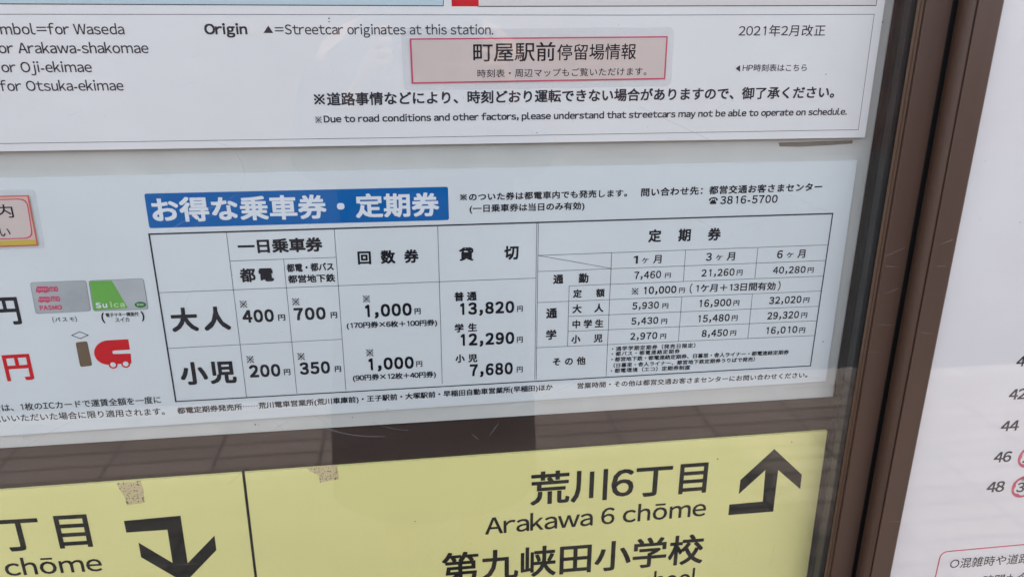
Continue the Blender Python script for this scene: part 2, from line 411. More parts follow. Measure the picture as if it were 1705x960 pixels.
T('or Arakawa-shakomae', (-1, 89.2), (248.4, 88.8), 71.6, wt=.009, pre='f', **kw)
T('or Oji-ekimae', (3.8, 120.6), (154, 120.2), 103.6, wt=.009, pre='f', **kw)
T('for Otsuka-ekimae', (0.8, 151.8), (206.8, 150.8), 135, wt=.009, pre=' ', **kw)
T('Origin', (341.2, 57.6), (412.4, 57.6), 40, wt=.032, **kw)
flat('triangle_mark', [pt(438.6, 55.2, 2), pt(455, 55.2, 2), pt(446.8, 43)], 'ink_soft', top)
T('=Streetcar originates at this station.', (458.5, 57.6), (821.4, 57.8), 41.2, wt=.009, **kw)
T('※道路事情などにより、時刻どおり運転できない場合がありますので、', (523.6, 176.8), (1221, 166), 154.4, wt=.026, **kw)
T('御了承ください。', (1234, 165.8), (1388, 163.4), 145.2, wt=.024, **kw)
T('※', (525.3, 205), (536, 205), 194, wt=.012, ref='x', **kw)
T('Due to road conditions and other factors, please understand that streetcars may not be able to operate on schedule.', (539.5, 204.2), (1409.4, 191.2), 192.6, wt=.028, **kw)
T('2021年2月改正', (1229, 61.2), (1372.8, 60.4), 41.8, wt=.006, **kw)
flat('arrow_mark', [pt(1224.8, 114.2, 2), pt(1232.2, 119.8, 2), pt(1232.2, 108.6, 2)], 'ink_soft', top)
T('HP時刻表はこちら', (1236, 119.4), (1342.6, 118.8), 107, wt=.008, **kw)

# laminated strip stuck on the upper poster
YS = YT - 0.0006
st = thing('laminated_label', 'pinkish laminated label with a rose border stuck on the upper poster', 'label', tuple(at(896, 136, YS)))
film = round_poly([at(667.5, 49.5, YS), at(673, 151, YS), at(1117.5, 143.5, YS), at(1122.5, 45.5, YS)], 0.006)
b = MB(); b.slab(film[::-1], 0.0004); b.build('film_edge', 'film', st)
o_ = [at(682, 64.3, YS), at(685.5, 139.5, YS), at(1107.5, 132, YS), at(1111.8, 60.5, YS)]
i_ = [at(685, 66.6, YS), at(688.3, 137.2, YS), at(1105.3, 129.8, YS), at(1109.4, 62.8, YS)]
flat('card', [lift(p, 1) for p in o_], 'peach', st)
ring('border', [lift(p, 2) for p in o_], [lift(p, 2) for p in i_], 'pink_card', st)
kw = dict(parent=st, Y=YS, mat='ink')
T('町屋駅前', (788.1, 103.4), (924.3, 102), 71, wt=.012, **kw)
T('停留場情報', (927.3, 101), (1058.5, 99), 74, wt=.008, **kw)
T('時刻表・周辺マップもご覧いただけます。', (795, 129.6), (1076, 125.6), 115.8, wt=.006, **kw)

# ------------------------------------------------------------------ fare notice
YF = -0.0022
fare = thing('fare_notice', 'pale blue-grey fare notice with a blue heading banner and a price table', 'notice', tuple(at(700, 700, YF)))
za = at(640, 697, YF)[2]
# sheet corners: top edge and bottom edge as in the photo
L0 = at(0, 727.5, YF); L1 = at(1375, 634, YF); U0 = at(0, 297, YF); U1 = at(1427.5, 267.5, YF)
b = MB(); b.slab([(-0.60, YF, L0[2]), (L1[0], YF, L1[2]), (U1[0], YF, U1[2]), (-0.60, YF, U0[2])], 0.0021)
b.build('sheet', 'paper', fare)
def pf(x, y, k=1): return lift(at(x, y, YF), k)
bp = round_poly([pf(240, 322.3), pf(248.8, 379.8), pf(747.6, 366.2), pf(745.9, 310.8)], 0.0022, 3)
flat('banner', bp, 'blue', fare)
T('お得な乗車券・定期券', (256, 370.2), (731.7, 359.8), 328.2, fare, 'white_print', wt=.030, Y=YF, n=8, lk=4, name='banner_text')
th, tk, t2 = .45 * mm, 1.5 * mm, 1.15 * mm
outer = [(248.3, 389.6, 1386.3, 355.3, tk), (1386.3, 355.3, 1349.2, 608.3, t2), (1349.2, 608.3, 293, 667.7, t2), (293, 667.7, 248.3, 389.6, tk)]
rules('table_frame', outer, 'ink_soft', fare, YF, 3)
inner = [(376.9, 386.3, 410.4, 659.7), (472.3, 431.7, 494.3, 654), (556.5, 381.3, 575.9, 648.5), (728.8, 376.5, 736.4, 638.4),
    (893.6, 372, 890.4, 631), (896.4, 372, 892.9, 631), (383.8, 434.2, 559.8, 428.1), (265, 486.9, 892.2, 462.5), (280.3, 579.5, 569.7, 564.2),
    (895.9, 425, 1377.8, 407.4), (1018.5, 420.2, 1009.2, 625.5), (895.9, 425, 1016.5, 446.3), (895.4, 451.7, 1373.9, 433.4),
    (1141.6, 415.7, 1137.9, 467.7), (1135.2, 494, 1129.4, 567.7), (1262, 411.8, 1256.6, 463.3), (1252.7, 489.2, 1245, 562.7),
    (947.7, 475.6, 1369.9, 459.3), (947.7, 475.6, 945, 575.6), (894.6, 503.3, 1367.5, 484), (946.7, 526.3, 1363.3, 509.4), (945.6, 551.3, 1359.6, 533.5), (893, 578.3, 1356, 558)]
rules('table_rules', [(*s, th) for s in inner], 'ink_soft', fare, YF, 2)
LN = [ # text, left px, right px, top px, weight
 ('一日乗車券', (397.3, 422.6), (537.9, 418.4), 398.2, .036),
 ('都電', (400.8, 469.8), (456.7, 468), 446.5, .034),
 ('都電・都バス', (478, 453), (556, 450.2), 439, .022),
 ('都営地下鉄', (480, 471.3), (558.5, 468.8), 457.6, .022),
 ('回数券', (596.3, 440.4), (697.5, 437.3), 417.4, .036),
 ('貸', (764.6, 434.4), (788.6, 433.6), 411.6, .034), ('切', (839.5, 432.6), (863.5, 431.6), 409.4, .034),
 ('大人', (287.5, 552.4), (385.7, 548.8), 512, .034),
 ('小児', (303, 641), (395.3, 637), 602.6, .034),
 ('円', (463.6, 533.8), (475.6, 533.2), 523.4, .02),
 ('円', (551, 529.4), (561.8, 529), 519.2, .02),
 ('円', (473.2, 624), (484, 623.6), 614, .02),
 ('円', (557.9, 618.8), (568.3, 618.4), 609, .02),
 ('円', (690.4, 523), (700.6, 522.6), 513, .02),
 ('円', (693.2, 610.4), (703.4, 610), 600.8, .02),
 ('(170円券×6枚＋100円券)', (577.5, 547), (728, 541.6), 536.2, .022),
 ('(90円券×12枚＋40円券)', (587.9, 634), (726, 627.4), 623.4, .022),
 ('普通', (756.5, 501.4), (793.9, 499.8), 486, .026),
 ('学生', (757.2, 553.2), (794.4, 551.2), 538.8, .026),
 ('小児', (758.4, 603.4), (794.9, 602.2), 589.6, .026),
 ('円', (860.9, 519), (870.4, 518.4), 509.2, .016),
 ('円', (860.5, 570.4), (870.4, 569.8), 560.6, .016),
 ('円', (860.4, 619.6), (870.4, 619), 610, .016),
 ('都電定期券発売所……荒川電車営業所(荒川車庫前)・王子駅前・大塚駅前・早稲田自動車営業所(早稲田)ほか', (295.9, 688.6), (920, 648.8), 677.6, .018),
 ('営業時間・その他は都営交通お客さまセンターにお問い合わせください。', (961, 646.6), (1344, 628), 636.8, .014),
 ('※のついた券は都電車内でも発売します。', (766, 335), (1043.9, 327.6), 321.8, .016),
 ('(一日乗車券は当日のみ有効)', (781.9, 354), (973, 348.8), 340.6, .016),
 ('問い合わせ先：都営交通お客さまセンター', (1067, 327.4), (1367.9, 317.6), 313, .018),
 ('定期券', (1078.9, 403.4), (1199.2, 400), 381.8, .034),
 ('円', (1106.8, 462.6), (1116.6, 462), 454.4, .010),
 ('円', (1226, 458.6), (1235.8, 458), 449.2, .010),
 ('円', (1344, 454.2), (1354, 453.8), 445.2, .010),
 ('通勤', (921, 472.8), (979.5, 470.4), 456.6, .028),
 ('定額', (954, 495.6), (1006.5, 493.8), 481.6, .024),
 ('円', (1130.2, 487.6), (1139.8, 487.2), 478.8, .010),
 ('大人', (952.9, 521.2), (1004.6, 519.2), 506.6, .022),
 ('中学生', (952.9, 546.3), (1004.4, 544.6), 532.4, .024),
 ('小児', (951, 571.4), (1003, 569), 557.6, .022),
 ('円', (1102.5, 513.2), (1112.5, 512.8), 504.6, .012),
 ('円', (1100.6, 539), (1110.4, 538.6), 530.4, .012),
 ('円', (1099, 563.8), (1108.8, 563.2), 555.2, .012),
 ('円', (1220.6, 508.6), (1230.4, 508.2), 499.8, .012),
 ('円', (1337, 504), (1346.8, 503.4), 495.2, .012),
 ('円', (1217.8, 534.2), (1227.6, 533.6), 524.8, .012),
 ('円', (1333.2, 529.2), (1343.2, 528.8), 520.2, .012),
 ('円', (1215.4, 558.5), (1225.2, 558), 549.8, .012),
 ('円', (1330, 554), (1339.8, 553.6), 544.8, .012),
 ('通', (909.2, 530), (927.5, 529), 513.2, .026),
 ('学', (908.8, 565.4), (926.3, 564.4), 549, .026),
 ('その他', (920.2, 608.6), (974.8, 606.4), 595, .022),
 ('・通学学期定期券（発売日限定）', (1018.5, 584.2), (1157.5, 578.2), 576.4, .018),
 ('・都バス・都電連絡定期券', (1018, 592.6), (1131.5, 587.8), 585, .018),
 ('・都営地下鉄・都電連絡定期券、日暮里・舎人ライナー・都電連絡定期券', (1017.5, 601.8), (1312.7, 589.4), 594.0, .018),
 ('（日暮里・舎人ライナー、都営地下鉄定期券うりばで発売）', (1021.3, 611.6), (1256.5, 601), 604.0, .018),
 ('・都電環境（エコ）定期券制度', (1016.5, 620.6), (1148.8, 614.8), 612.8, .018),
]
for s, l_, r_, t_, wt in LN:
    T(s, l_, r_, t_, fare, 'ink', wt=wt + (.010 if wt < .03 else 0), Y=YF, n=5 if len(s) > 12 else 6, name='printed_line')
NB = [
 ('400', (404.9, 537), (457.1, 535), 516, .042, .15), ('700', (490.4, 533), (543.1, 531), 512.4, .042, .15),
 ('200', (416.4, 628), (467.9, 625.6), 607.4, .042, .15), ('350', (500, 623.4), (550.3, 620.6), 603.2, .042, .15),
 ('1,000', (608.7, 527.8), (686, 524.6), 507, .042, .15), ('1,000', (614.2, 616), (689.4, 612.6), 596, .042, .15),
 ('13,820', (766.3, 524), (856.2, 520.2), 504.2, .04, .15), ('12,290', (767.3, 575.4), (856.2, 571.6), 555.6, .04, .15), ('7,680', (782.4, 625.8), (853.8, 622), 606.2, .04, .15),
 ('7,460', (1055.7, 464.4), (1100.3, 462.4), 452.2, .022, .12), ('21,260', (1167.5, 460.2), (1222.4, 458.4), 448.4, .022, .12), ('40,280', (1286.3, 455.4), (1340.4, 454), 444, .022, .12),
 ('10,000', (1071.7, 489.4), (1125.8, 487.4), 477.2, .03, .12), ('5,930', (1052.5, 514.8), (1096.7, 513), 503.2, .026, .13), ('5,430', (1050.8, 540), (1095.6, 538.4), 528.6, .026, .13),
 ('2,970', (1049, 565.4), (1094, 563.6), 554, .026, .13), ('16,900', (1164, 510.8), (1216.9, 509), 498.8, .026, .13), ('32,020', (1280, 506), (1333.5, 503.8), 494.2, .026, .13),
 ('15,480', (1162, 536.2), (1214.2, 534), 524.4, .026, .13), ('29,320', (1276.9, 531.4), (1329.4, 529), 519.6, .026, .13), ('8,450', (1167.9, 560.6), (1211.3, 558.8), 549.2, .026, .13), ('16,010', (1275.2, 555.6), (1326.7, 553.6), 544.2, .026, .13),
 ('3816-5700', (1198.8, 339.8), (1293.9, 337.4), 326.6, .022, .12),
]
for s, l_, r_, t_, wt, tr in NB:
    T(s, l_, r_, t_, fare, 'ink', wt=wt, tr=tr, ref='c', Y=YF, n=8, name='printed_number')
T('☎', (1179.6, 339.8), (1194.3, 339.4), 328.4, fare, 'ink', wt=0, ref='x', Y=YF, name='telephone_mark')
for cx_, cy_, r_ in [(406.1, 506, 6), (493, 501.9, 6), (417.3, 597.7, 6), (501.9, 592.9, 6), (610.4, 497.1, 6), (616.1, 586.7, 6), (1057, 484.6, 5.6)]:
    T('※', (cx_ - r_, cy_ + r_), (cx_ + r_, cy_ + r_), cy_ - r_, fare, 'ink', wt=.012, ref='x', Y=YF, name='reference_mark')
for a_, k_, xs in [('1', 438.8, (1054.2, 1061.8, 1068.5, 1079.5, 1087, 1101)), ('3', 434, (1175, 1184.5, 1191.5, 1202.5, 1209.5, 1223)), ('6', 429.8, (1292.9, 1302.5, 1309, 1320.5, 1327, 1339.8))]:
    T(a_, (xs[0], k_), (xs[1], k_ - .3), k_ - 13, fare, 'ink', wt=.024, ref='c', Y=YF, n=8, name='printed_number')
    T('ケ', (xs[2], k_ - .7), (xs[3], k_ - 1.1), k_ - 9.8, fare, 'ink', wt=.02, ref='x', Y=YF, name='printed_line')
    T('月', (xs[4], k_ - .4), (xs[5], k_ - .9), k_ - 14.2, fare, 'ink', wt=.022, ref='k', Y=YF, name='printed_line')
T('（', (1147.6, 488.6), (1151.9, 488.4), 471.6, fare, 'ink', wt=.01, ref='x', Y=YF, name='printed_line')
T('1ケ月＋13日間有効', (1158.5, 486.6), (1290.5, 482.4), 472.8, fare, 'ink', wt=.022, ref='k', Y=YF, name='printed_line')
T('）', (1294, 484), (1298.5, 483.6), 467.6, fare, 'ink', wt=.01, ref='x', Y=YF, name='printed_line')

# left part of the fare notice
T('円', (-7.5, 541.5), (38, 539.6), 495, fare, 'ink', wt=.022, Y=YF, name='printed_line')
T('円', (12.6, 634.4), (58.2, 631.4), 590.4, fare, 'red', wt=.024, Y=YF, name='printed_line')
T('は、1枚のICカードで運賃全額を一度に', (4.7, 684.6), (268.8, 670.6), 671.8, fare, 'ink', wt=.014, Y=YF, pre='合', n=4, name='printed_line')
T('いいただいた場合に限り適用されます。', (4.7, 702.4), (275, 689.8), 689.8, fare, 'ink', wt=.014, Y=YF, pre='支払', n=4, name='printed_line')
def card(pts, mat, label):
    c = flat('ticket_card', round_poly([pf(x, y, 1) for x, y in pts], .0028), mat, fare); c['label'] = label; return c
def outline(pts, r, wd, mat, parent, name, k=2):
    P = round_poly([pf(x, y, k) for x, y in pts], r); c = np.mean(P, axis=0)
    Q = [tuple(c + (np.array(p) - c) * (1 - wd)) for p in P]; return ring(name, P, Q, mat, parent)
c1p = [(50, 469.8), (59.9, 522.4), (151.8, 517.5), (143.4, 466.3)]
c1 = card(c1p, 'card_grey', 'silver card picture with rose lettering')
outline(c1p, .0028, .012, 'ink_thin', c1, 'card_outline')
def tram_icon(x0, y0, x1, y1, kind, parent):
    # little vehicle: body with windows left open, on wheels
    P = lambda u, v: pf(x0 + (x1 - x0) * u, y0 + (y1 - y0) * v - 1.2 * u * 0, 2)
    b = MB()
    def r(u0, v0, u1, v1): b.add([P(u0, v1), P(u1, v1), P(u1, v0), P(u0, v0)], [(0, 1, 2, 3)])
    r(.06, 0.0, .94, .30); r(0, .55, 1, .86)
    k = 7 if kind else 6
    for i in range(k + 1):
        u = .0 + i * (1 - .07) / k; r(u, .30, u + .07, .55)
    r(.18, .86, .34, 1.0); r(.66, .86, .82, 1.0)
    if not kind: r(.02, .28, .10, .62); r(.9, .28, .98, .62)
    return b.build('vehicle_icon', 'pink', parent)
tram_icon(60, 476.4, 81.5, 487.6, 0, c1); tram_icon(64, 493.6, 84.3, 503.6, 1, c1)
T('mo', (83, 485.4), (97.8, 484.8), 474.5, c1, 'pink', wt=.05, ref='c', Y=YF, n=8, name='logo_text')
T('mo', (86, 501.8), (101, 501.2), 490.5, c1, 'pink', wt=.05, ref='c', Y=YF, n=8, name='logo_text')
T('PASMO', (67, 516), (104, 514.8), 508.2, c1, 'pink', wt=.05, ref='c', tr=.05, Y=YF, n=8, name='logo_text')
c2p = [(147.6, 466.8), (155.5, 517.6), (247.4, 514.6), (239, 463)]
c2 = card(c2p, 'card_grey', 'silver and green card picture')
outline(c2p, .0028, .014, 'ink_thin', c2, 'card_outline', 3)
flat('green_field', [pf(x, y, 2) for x, y in [(149.4, 467.9), (156.8, 516.2), (213, 512.3), (186, 466.6)]], 'green', c2)
T('Su', (160.2, 512.4), (179.5, 511.6), 503.4, c2, 'white_print', wt=.04, ref='c', tr=.12, Y=YF, n=8, lk=4, name='logo_text')
T('ica', (184.5, 511.4), (208.6, 510.4), 502.4, c2, 'palegreen', wt=.04, ref='c', tr=.14, Y=YF, n=8, lk=4, name='logo_text')
flat('round_mark', circle(pf(234, 506.8, 2), .0032, sx=1.7), 'dkgreen', c2)
T('ino', (228.5, 508.4), (239.5, 508), 504.4, c2, 'palegreen', wt=.04, ref='c', Y=YF, n=4, lk=4, name='logo_text')
T('パスモ', (92.5, 535.2), (124.5, 534), 528, fare, 'ink', wt=.014, ref='x', Y=YF, name='printed_line')
T('(', (88.6, 537), (91, 537), 526.8, fare, 'ink', wt=.014, ref='x', Y=YF, name='printed_line')
T(')', (126.4, 535.8), (128.8, 535.6), 525.6, fare, 'ink', wt=.014, ref='x', Y=YF, name='printed_line')
T('電子マネー機能付', (176.8, 527.6), (231.4, 525.4), 520.6, fare, 'ink', wt=.022, Y=YF, name='printed_line')
T('スイカ', (192.6, 536), (216, 534.9), 528.6, fare, 'ink', wt=.018, ref='x', Y=YF, name='printed_line')
T('(', (170.6, 537.6), (176, 537.4), 520, fare, 'ink', wt=.03, ref='x', Y=YF, name='printed_line')
T(')', (236.6, 534.6), (242, 534.4), 517.4, fare, 'ink', wt=.03, ref='x', Y=YF, name='printed_line')
dia = [pf(118, 557.9), pf(134, 563.9), pf(148.4, 557.4), pf(132.7, 551.2)]
dc = np.mean(dia, axis=0); ring('pantograph_mark', dia, [tuple(dc + (np.array(p) - dc) * .80) for p in dia], 'ink_soft', fare)
flat('letter_bar', round_poly([pf(125.7, 569.5), pf(133.7, 610.4), pf(153.8, 608.2), pf(145.3, 567.4)], .0022), 'brown_print', fare)
def arc_px(cx_, cy_, rx, ry, a0, a1, k=16):
    return [(cx_ + rx * math.cos(math.radians(a0 + (a1 - a0) * i / k)), cy_ - ry * math.sin(math.radians(a0 + (a1 - a0) * i / k))) for i in range(k + 1)]
outer_c = [(213.7, 564.2), (216.4, 581.6), (190, 583.2)] + arc_px(190, 586, 2.9, 2.8, 90, 270, 8) + [(217.8, 588), (219.2, 604.2), (182, 606.4)] + arc_px(181.5, 586.4, 24.8, 20.4, 262, 95, 18)
flat('streetcar_mark', [pf(x, y, 1) for x, y in outer_c], 'red', fare)
for wx, wy in ((188.4, 606.6), (209.4, 605.2)):
    o1 = flat('wheel_mark', circle(pf(wx, wy, 2), .0043), 'red', fare); flat('wheel_hub', circle(pf(wx, wy, 3), .0027), 'paper', o1)

# orange framed laminated label at the left edge
YO = -0.0032
lab = thing('laminated_label', 'orange-framed laminated label with a mustard strip, cut by the left edge', 'label', tuple(at(10, 411, YO)))
po = lambda x, y, k=1: lift(at(x, y, YO), k)
lf = -0.46
def leftpt(y, k=1):
    p = at(0, y, YO); return (lf, YO - .00012 * k, p[2])
fl = round_poly([(lf, YO, at(0, 417, YO)[2]), at(74.5, 412.5, YO), at(57.6, 315, YO), (lf, YO, at(0, 317.5, YO)[2])], .004)
b = MB(); b.slab(fl, .0006); b.build('film_edge', 'film', lab)
flat('card', [leftpt(411.5), po(63.8, 408.6), po(47.8, 324.8), leftpt(326)], 'peach2', lab)
oo = [leftpt(411.5, 2), po(63.8, 408.6, 2), po(47.8, 324.8, 2), leftpt(326, 2)]; ii = [leftpt(409, 2), po(61.3, 406.8, 2), po(45.6, 327, 2), leftpt(328.4, 2)]
ring('orange_frame', oo, ii, 'orange', lab)
flat('mustard_strip', [leftpt(408.8, 3), po(61.2, 406.7, 3), po(59.6, 398.4, 3), leftpt(400.6, 3)], 'gold', lab)
inn = round_poly([leftpt(398.6, 2), po(56, 396.6, 2), po(45.5, 330, 2), leftpt(331.4, 2)], .0075)
flat('inner_panel', inn, 'peach', lab)
cI = np.mean(inn, axis=0)
def shrink(P, dlt):
    c = np.mean(P, axis=0); return [tuple(c + (np.array(p) - c) * np.array([1 - dlt / abs(P[0][0] - c[0] + 1e-9), 1, 1 - dlt / 0.02])) for p in P]
ring('pink_frame', [lift(p, 1) for p in inn], [lift(p, 1) for p in shrink(inn, .0010)], 'pink', lab)
T('内', (-3.5, 363), (24.5, 362), 340.4, lab, 'ink', wt=.006, Y=YO, pre='ご案', name='printed_line', lk=4)
T('い', (1.4, 393.4), (19, 392.8), 380, lab, 'ink', wt=.006, Y=YO, ref='x', pre='さ', name='printed_line', lk=4)

# ------------------------------------------------------------------ yellow stop sign
YY = -0.0005
sign = thing('stop_name_sign', 'yellow stop name sign with black arrows below the brown gap', 'sign', tuple(at(700, 1000, YY)))
a0 = at(0, 816, YY); a1 = at(1377.7, 716.7, YY); a2 = at(1343, 960, YY)
dx = (a2[0] - a1[0]) / (a2[2] - a1[2]); zz = zb + 0.05
b = MB(); b.slab([(-2.3, YY, zz), (a1[0] + dx * (zz - a1[2]), YY, zz), (a1[0], YY, a1[2]), (a0[0] - 0.4, YY, a0[2] - .002), (-2.3, YY, a0[2] - .002)], 0.0034)
b.build('panel', 'yellow', sign)
py = lambda x, y, k=1: lift(at(x, y, YY), k)
q0, q1 = at(405, 784.8, YY), at(426, 960, YY)
b = MB(); b.line(lift((q0[0], YY, q0[2] + .0005)), lift((q0[0] + (q1[0] - q0[0]) * 1.3, YY, q0[2] + (q1[2] - q0[2]) * 1.3)), .0030); b.build('divider_line', 'ink_sign', sign)
flat('arrow', [py(*p) for p in [(206.3, 866.3), (210.3, 885.6), (278.8, 881), (287.5, 936), (230.6, 902.2), (235, 926.6), (308, 969), (360.3, 914.7), (357.2, 890.6), (312.5, 936.6), (300.6, 857.5)]], 'ink_sign', sign)
flat('arrow', [py(*p) for p in [(1289.3, 746.7), (1232.7, 798.3), (1230, 821.7), (1274.3, 781.7), (1270, 834), (1214.3, 839), (1212.7, 856.7), (1287.3, 850.7), (1295.7, 781.7), (1332.3, 813.3), (1335, 789.3)]], 'ink_sign', sign)
kw = dict(parent=sign, Y=YY, mat='ink_sign', name='sign_lettering')
T('丁目', (2.5, 918.4), (155.6, 909), 862.5, wt=.017, pre='町屋二', **kw)
T('chōme', (11, 957.8), (171.9, 949), 930.5, wt=.012, ref='c', pre='Machiya 2 ', **kw)
T('荒川6丁目', (882.8, 841.2), (1175, 819.6), 785.4, wt=.017, n=8, **kw)
T('Arakawa 6 chōme', (807.8, 889), (1174.4, 857.3), 861.6, wt=.012, ref='c', n=8, **kw)
T('第九峡田小学校', (736.9, 971.5), (1168.8, 936.6), 919.8, wt=.017, n=8, **kw)
T('school', (1047, 983.5), (1162.5, 973.5), 955.5, wt=.012, ref='c', pre='Hakeda elementary ', **kw)

tm = material('old brown spotted tape', (0.42, 0.33, 0.22), 0.5)
def tape_mat(m):
    n, l = nodes(m); p = n['Principled BSDF']; tc = n.new('ShaderNodeTexCoord')
    v = n.new('ShaderNodeTexNoise'); v.inputs['Scale'].default_value = 420; v.inputs['Detail'].default_value = 2; l.new(tc.outputs['Object'], v.inputs['Vector'])
    r = n.new('ShaderNodeValToRGB'); l.new(v.outputs['Fac'], r.inputs['Fac']); r.color_ramp.elements[0].position = .36; r.color_ramp.elements[0].color = (.13, .07, .035, 1)
    r.color_ramp.elements[1].position = .44; r.color_ramp.elements[1].color = (.70, .56, .30, 1); l.new(r.outputs[0], p.inputs['Base Color'])
tape_mat(tm)
def tape(pts, label):
    P = [at(x, y, YY - .0002) for x, y in pts]; b = MB(); b.slab(P[::-1], .0002); o = b.build('tape_remnant', tm); tag(o, label, 'tape', 'old tape bits on the yellow sign')
tape([(193.5, 803.6), (234.2, 799.8), (238.5, 815), (240.8, 836), (226, 838), (211.5, 840.6), (207.5, 826), (198, 812)], 'spotted tape remnant on the yellow sign left of the black divider line')
tape([(511, 778.2), (561, 774.2), (563, 786), (564.2, 797.4), (550, 799.2), (533, 802.8), (530, 790), (516, 784)], 'spotted tape remnant on the yellow sign right of the black divider line')

# ------------------------------------------------------------------ left sliding door: glass, bead, stile
ld = thing('sliding_glass_door', 'bronze framed sliding glass door covering the notices, stile left of the dark gap', 'glass door', (0.0, -0.035, zb))
SL = 0.0065
b = MB(); b.box(-2.38, 0.489, -0.0345, -0.0305, zb + .01, zt - .01); b.build('glass', 'glass', ld)
b = MB(); b.prism([(0.4785, -0.0305), (0.4785, -0.0290), (0.4990, -0.0290), (0.4990, -0.0305)], zb, zt, SL); b.build('inner_gasket', 'rubber', ld)
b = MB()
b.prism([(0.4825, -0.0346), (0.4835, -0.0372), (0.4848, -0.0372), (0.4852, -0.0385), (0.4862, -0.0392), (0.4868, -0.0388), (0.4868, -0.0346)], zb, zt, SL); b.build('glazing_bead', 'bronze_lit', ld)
b = MB()
b.prism([(0.4870, -0.0296), (0.4870, -0.0416), (0.4876, -0.0422), (0.5129, -0.0422), (0.5135, -0.0416), (0.5135, -0.0296)], zb, zt, SL); b.build('stile', 'bronze', ld)
b = MB(); b.prism([(0.5136, -0.0296), (0.5136, -0.0395), (0.5160, -0.0395), (0.5160, -0.0296)], zb, zt, SL); b.build('edge_gasket', 'rubber', ld)

rd = thing('sliding_glass_door', 'bronze framed sliding glass door at the right over the departure times, standing in front', 'glass door', (0.6, -0.055, zb))
b = MB()
c_ = []
for k in range(9):
    t = k / 8; c_.append((0.5207 + 0.0014 * t - 0.0034 * math.sin(math.pi * t) ** 0.8, -0.0405 - 0.0220 * t))
b.prism([(0.5205, -0.0400)] + c_ + [(0.5221, -0.0632), (0.5240, -0.0632), (0.5240, -0.0646), (0.5228, -0.0646), (0.5233, -0.0652), (0.5470, -0.0652), (0.5490, -0.0636), (0.5490, -0.0400)], zb, zt, SL)
b.build('stile', 'bronze', rd)
b = MB(); b.prism([(0.5165, -0.0296), (0.5165, -0.0350), (0.5500, -0.0350), (0.5500, -0.0296)], zb, zt, SL); b.build('track_channel', 'rubber', rd)
b = MB(); b.box(0.5495, 1.25, -0.0620, -0.0580, zb + .01, zt - .01); b.build('glass', 'glass', rd)
b = MB(); b.box(XR + .09 + .0002, 1.30, 0.003, 0.07, zb, zt); b.build('back_wall', 'backwall', case)
b = MB(); b.box(1.25, 1.30, -0.066, -0.001, zb - .05, zt + .05); b.build('side_return', 'bronze', case)

YR = -0.054
rp = thing('departure_poster', 'white departure time poster cut off at the right edge with pink ring marks', 'poster', tuple(at(1700, 900, YR)))
b = MB(); b.slab([(0.5500, YR, zb + .05), (1.2, YR, zb + .05), (1.2, YR, zt - .05), (0.5500, YR, zt - .05)], .0015); b.build('sheet', 'paper_right', rp)
kw = dict(parent=rp, Y=YR, mat='ink_soft', ref='c', n=8, name='printed_number')
pr = lambda x, y, k=1: lift(at(x, y, YR), k)
T('40', (1690.4, 610), (1719, 608.3), 593.2, wt=.022, **kw)
T('42', (1678, 665), (1707, 663.3), 647.8, wt=.022, **kw)
T('44', (1664.8, 717.6), (1694.6, 715.6), 700.8, wt=.022, **kw)
T('46', (1653, 769.4), (1682, 767.4), 752.4, wt=.022, **kw)
T('48', (1641, 819.4), (1670.4, 817.2), 802.2, wt=.022, **kw)
def badge(cx_, cy_, r, num):
    c = pr(cx_, cy_, 1); o = flat('ring_mark', circle(c, r, 36), 'pink', rp)
    fl = []
    for k in range(60):
        a = 2 * math.pi * k / 60; rr = r * (.66 + .14 * abs(math.cos(2.5 * a + .3))); fl.append((c[0] + rr * math.cos(a), c[1] - .00012, c[2] + rr * math.sin(a)))
    flat('flower_field', fl, 'paper_right', o)
    T(num, (cx_ - 13, cy_ + 9), (cx_ + 13, cy_ + 7.4), cy_ - 6.5, o, 'ink_soft', wt=.02, ref='c', Y=YR, lk=4, n=8, name='printed_number')
    return o
bd = badge(1703.5, 809.5, .0152, '30')
T('S', (1700, 799.8), (1705, 799.6), 792.8, bd, 'ink_soft', wt=.01, ref='c', Y=YR, lk=4, name='printed_number')
badge(1714, 760.5, .0148, '28')
bx = [pr(1538, 1010), pr(1980, 965), pr(2010, 878), pr(1563, 917)]
x_l, x_t, z_t, z_b = at(1562, 940, YR)[0] - .001, 0, at(1620, 912.3, YR)[2], at(1600, 912, YR)[2] - .11
b_o = round_poly([(x_l, YR - .00012, z_b), (1.1, YR - .00012, z_b), (1.1, YR - .00012, z_t), (x_l, YR - .00012, z_t)], .011, 8)
b_i = round_poly([(x_l + .0018, YR - .00012, z_b + .0018), (1.0982, YR - .00012, z_b + .0018), (1.0982, YR - .00012, z_t - .0018), (x_l + .0018, YR - .00012, z_t - .0018)], .0092, 8)
ring('pink_frame', b_o, b_i, 'pink', rp)
kw = dict(parent=rp, Y=YR, mat='ink_soft', name='printed_line')
T('○混雑時や道路', (1580, 946), (1712.5, 936.4), 929.4, wt=.006, post='事情により', **kw)
T('時間も含む', (1633, 977), (1726, 970), 957.2, wt=.006, post='ことがあります', **kw)

